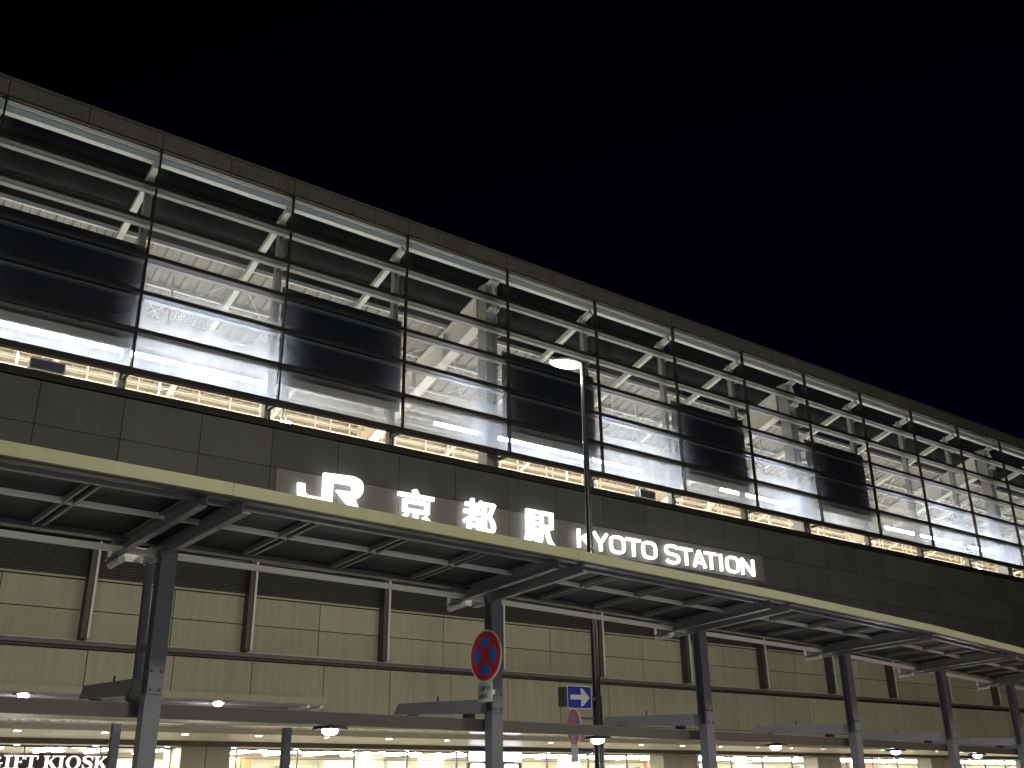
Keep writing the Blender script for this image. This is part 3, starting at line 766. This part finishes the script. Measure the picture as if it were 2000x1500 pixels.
# first sign on the second column
Pc = Vector((7.15, 9.92, 0))
S1 = onX(950, 1281, 6.985)
t, n, ex, ez = nostop('no_stopping_sign', S1, .30, -178, 'round red and blue no stopping sign on the second canopy column, large and fully visible', Vector((7.06, 9.86, 0)))
W_, H_ = .27, .23
pl = onX(950, 1351, 6.985)
tp = thing('sign_plate', pl - ez * H_ / 2, 'small white plate with two lines of black Japanese text under the large round sign', 'sign')
MB().prism([(-W_ / 2 - .02, -H_ / 2), (W_ / 2 - .02, -H_ / 2), (W_ / 2 - .02, H_ / 2), (-W_ / 2 - .02, H_ / 2)], pl, ex, ez, n, .008).build('plate', 'plate', tp)
text_part('text', '人の乗降のため', 'ink', tp, pl + n * .0085 - ex * (W_ / 2 - .005) + ez * .012, ex, ez, n, W_ - .05, .058, .001, .012)
text_part('text', 'の停車を除く', 'ink', tp, pl + n * .0085 - ex * (W_ / 2 - .005) - ez * .078, ex, ez, n, W_ - .09, .058, .001, .012)
MB().bar(pl - n * .003, Vector((7.10, 9.85, pl.z)), .05, .06).build('clamp', 'white', tp)

# one way sign beside the black pole
ow = onY(1131, 1362, 11.90)
n, ex = facing(-92)
to = thing('one_way_sign', ow - ez * .2, 'blue rectangular one way sign with a white arrow on the black pole', 'road sign')
W_, H_ = .46, .33
def rr_(w, h, r, k=5):
    pts = []
    for cx, cy, a0 in ((w / 2 - r, h / 2 - r, 0), (-w / 2 + r, h / 2 - r, 90), (-w / 2 + r, -h / 2 + r, 180), (w / 2 - r, -h / 2 + r, 270)):
        pts += [(cx + r * math.cos(rad(a0 + 90 * i / k)), cy + r * math.sin(rad(a0 + 90 * i / k))) for i in range(k + 1)]
    return pts
MB().prism(rr_(W_, H_, .03), ow, ex, ez, n, .01).build('plate', 'plate', to)
MB().prism(rr_(W_ - .025, H_ - .025, .022), ow + n * .0105, ex, ez, n, .002).build('blue_field', 'navy', to)
arrow = [(-.175, -.035), (.03, -.035), (.015, -.125), (.06, -.125), (.19, 0), (.06, .125), (.015, .125), (.03, .035), (-.175, .035)]
MB().prism(arrow, ow + n * .013, ex, ez, n, .002).build('arrow', 'plate', to)
MB().bar(ow + n * -.03, Vector((px_, py_, ow.z)), .05, .05).build('clamp', 'steel', to)
MB().box(ow.x - .27, ow.x - .235, ow.y - .01, ow.y + .16, ow.z - .14, ow.z + .14).build('side_plate', 'steel_dark', to)
# second no stopping sign, seen edge-on, behind the low beam
S2 = onY(1122, 1419, 12.02)
t2, n, ex, ez = nostop('no_stopping_sign', S2, .265, 163, 'narrow looking round no stopping sign on the black pole, partly behind the low beam', Vector((px_, py_, 0)))
pl = onY(1123, 1469, 12.15)
tp = thing('sign_plate', pl - ez * .12, 'small pale plate under the smaller no stopping sign beside the black pole', 'sign')
MB().prism([(-.12, -.13), (.12, -.13), (.12, .13), (-.12, .13)], pl, ex, ez, n, .008).build('plate', 'plate', tp)
MB().bar(pl - n * .003, Vector((px_, py_, pl.z)), .03, .03).build('clamp', 'steel', tp)

# ================================================================== shop sign GIFT KIOSK (built from strokes)
KY = 27.45
def kx(u): return onY(u, 1488, KY).x
ks = thing('shop_sign', (6.5, KY, 2.2), 'dark shop sign with white serif letters at the lower left', 'sign')
box('board', 'dark', ks, 4.0, kx(211) + .05, KY + .03, KY + .08, 2.28, onY(200, 1472, KY).z)
zt = onY(110, 1476, KY).z; H = .30; zb_ = zt - H
def stroke(mb, a, b, w): # thick line in the sign's plane
    a = Vector(a); b = Vector(b); d = (b - a).normalized(); e = Vector((-d.y, d.x)) * w / 2
    mb.prism([tuple(a - e), tuple(b - e), tuple(b + e), tuple(a + e)], (0, KY + stroke.o, 0), (1, 0, 0), (0, 0, 1), (0, 1, 0), .028 - stroke.o); stroke.o = (stroke.o + .0007) % .008
stroke.o = 0
def letter(ch, x0, x1):
    mb = MB(); w = x1 - x0; T = .075; t = .026; b, tp_ = zb_, zt
    L = lambda *a: stroke(mb, *a)
    def serif(xc, z, ww=.15): L((xc - ww / 2, z), (xc + ww / 2, z), t)
    if ch == 'I': L((x0 + w / 2, b), (x0 + w / 2, tp_), T); serif(x0 + w / 2, b + t / 2, w); serif(x0 + w / 2, tp_ - t / 2, w)
    if ch == 'F':
        L((x0 + .07, b), (x0 + .07, tp_), T); L((x0, tp_ - t / 2), (x1, tp_ - t / 2), t); L((x1 - .015, tp_), (x1 - .015, tp_ - .085), .03)
        L((x0 + .07, b + H * .52), (x1 - .05, b + H * .52), t); L((x1 - .05, b + H * .42), (x1 - .05, b + H * .62), .022); serif(x0 + .07, b + t / 2)
    if ch == 'T':
        L((x0 + w / 2, b), (x0 + w / 2, tp_), T); L((x0, tp_ - t / 2), (x1, tp_ - t / 2), t)
        L((x0 + .013, tp_), (x0 + .013, tp_ - .09), .027); L((x1 - .013, tp_), (x1 - .013, tp_ - .09), .027); serif(x0 + w / 2, b + t / 2, .16)
    if ch == 'K':
        L((x0 + .07, b), (x0 + .07, tp_), T); serif(x0 + .07, b + t / 2, .14); serif(x0 + .07, tp_ - t / 2, .14)
        L((x0 + .09, b + H * .38), (x1 - .06, tp_ - .01), .034); L((x0 + .15, b + H * .52), (x1 - .05, b + .01), .075)
        serif(x1 - .06, tp_ - t / 2, .12); serif(x1 - .055, b + t / 2, .13)
    if ch in 'OG':
        n = 24; r1, r2 = w / 2, H / 2; cx, cz = x0 + w / 2, b + H / 2; po, pi_ = [], []
        rng = range(n + 1) if ch == 'O' else range(2, n - 1)
        for i in rng:
            a = 2 * math.pi * i / n; po.append((cx + r1 * math.cos(a), cz + (r2 + .006) * math.sin(a))); pi_.append((cx + (r1 - .078) * math.cos(a), cz + (r2 - .018) * math.sin(a)))
        for i in range(len(po) - 1): mb.prism([po[i], po[i + 1], pi_[i + 1], pi_[i]], (0, KY, 0), (1, 0, 0), (0, 0, 1), (0, 1, 0), .028)
        if ch == 'G': L((x1 - .06, b), (x1 - .06, b + H * .42), .07); serif(x1 - .06, b + H * .42, .15)
    if ch == 'S':
        pts = [(.92, .80), (.80, .93), (.5, .985), (.20, .90), (.12, .74), (.25, .60), (.5, .52), (.78, .42), (.88, .26), (.80, .09), (.5, .015), (.2, .06), (.08, .20)]
        ws = [.02, .03, .03, .05, .07, .08, .085, .08, .07, .05, .03, .03, .02]
        for i in range(len(pts) - 1):
            a = (x0 + pts[i][0] * w, b + pts[i][1] * H); c_ = (x0 + pts[i + 1][0] * w, b + pts[i + 1][1] * H); L(a, c_, (ws[i] + ws[i + 1]) / 2)
        L((x1 - .02, tp_), (x1 - .02, tp_ - .10), .02); L((x0 + .02, b), (x0 + .02, b + .10), .02)
    return mb.build('letter', 'kiosk', ks)
for ch, a, b in (('G', -26, 4), ('I', 7, 23), ('F', 26, 46), ('T', 48, 74), ('K', 85, 112), ('I', 113, 127), ('O', 129, 158), ('S', 161, 182), ('K', 184, 210)):
    letter(ch, kx(a), kx(b))
# light boxes by the second column
la = onY(905, 1457, 27.0); lb = onY(1010, 1477, 27.0)
lx = thing('light_box', (la.x, 27.0, lb.z), 'bright white light box sign behind the second canopy column', 'sign')
box('housing', 'steel_dark', lx, la.x - .02, lb.x + .05, 26.93, 27.04, la.z - .26, la.z + .02) if False else None
MB().box(la.x - .02, la.x + 2.0, 26.70, 26.80, 2.60, 2.90).build('housing', 'steel', lx)
box('face', 'box', lx, la.x, la.x + 1.98, 26.685, 26.698, 2.62, 2.885)
l2 = thing('light_box', (la.x, 26.7, 2.2), 'grey board with glowing white blocks hanging under the white light box', 'sign')
box('housing', 'steel', l2, la.x - .02, la.x + 2.0, 26.70, 26.80, 2.20, 2.57)
mb = MB()
for k, (a, b) in enumerate(((.05, .62), (.68, 1.02), (1.32, 1.86))): mb.prism(rr_(b - a, .24, .07), (la.x + (a + b) / 2, 26.685, 2.42), (1, 0, 0), (0, 0, 1), (0, 1, 0), .013)
mb.build('glowing_block', 'box', l2)
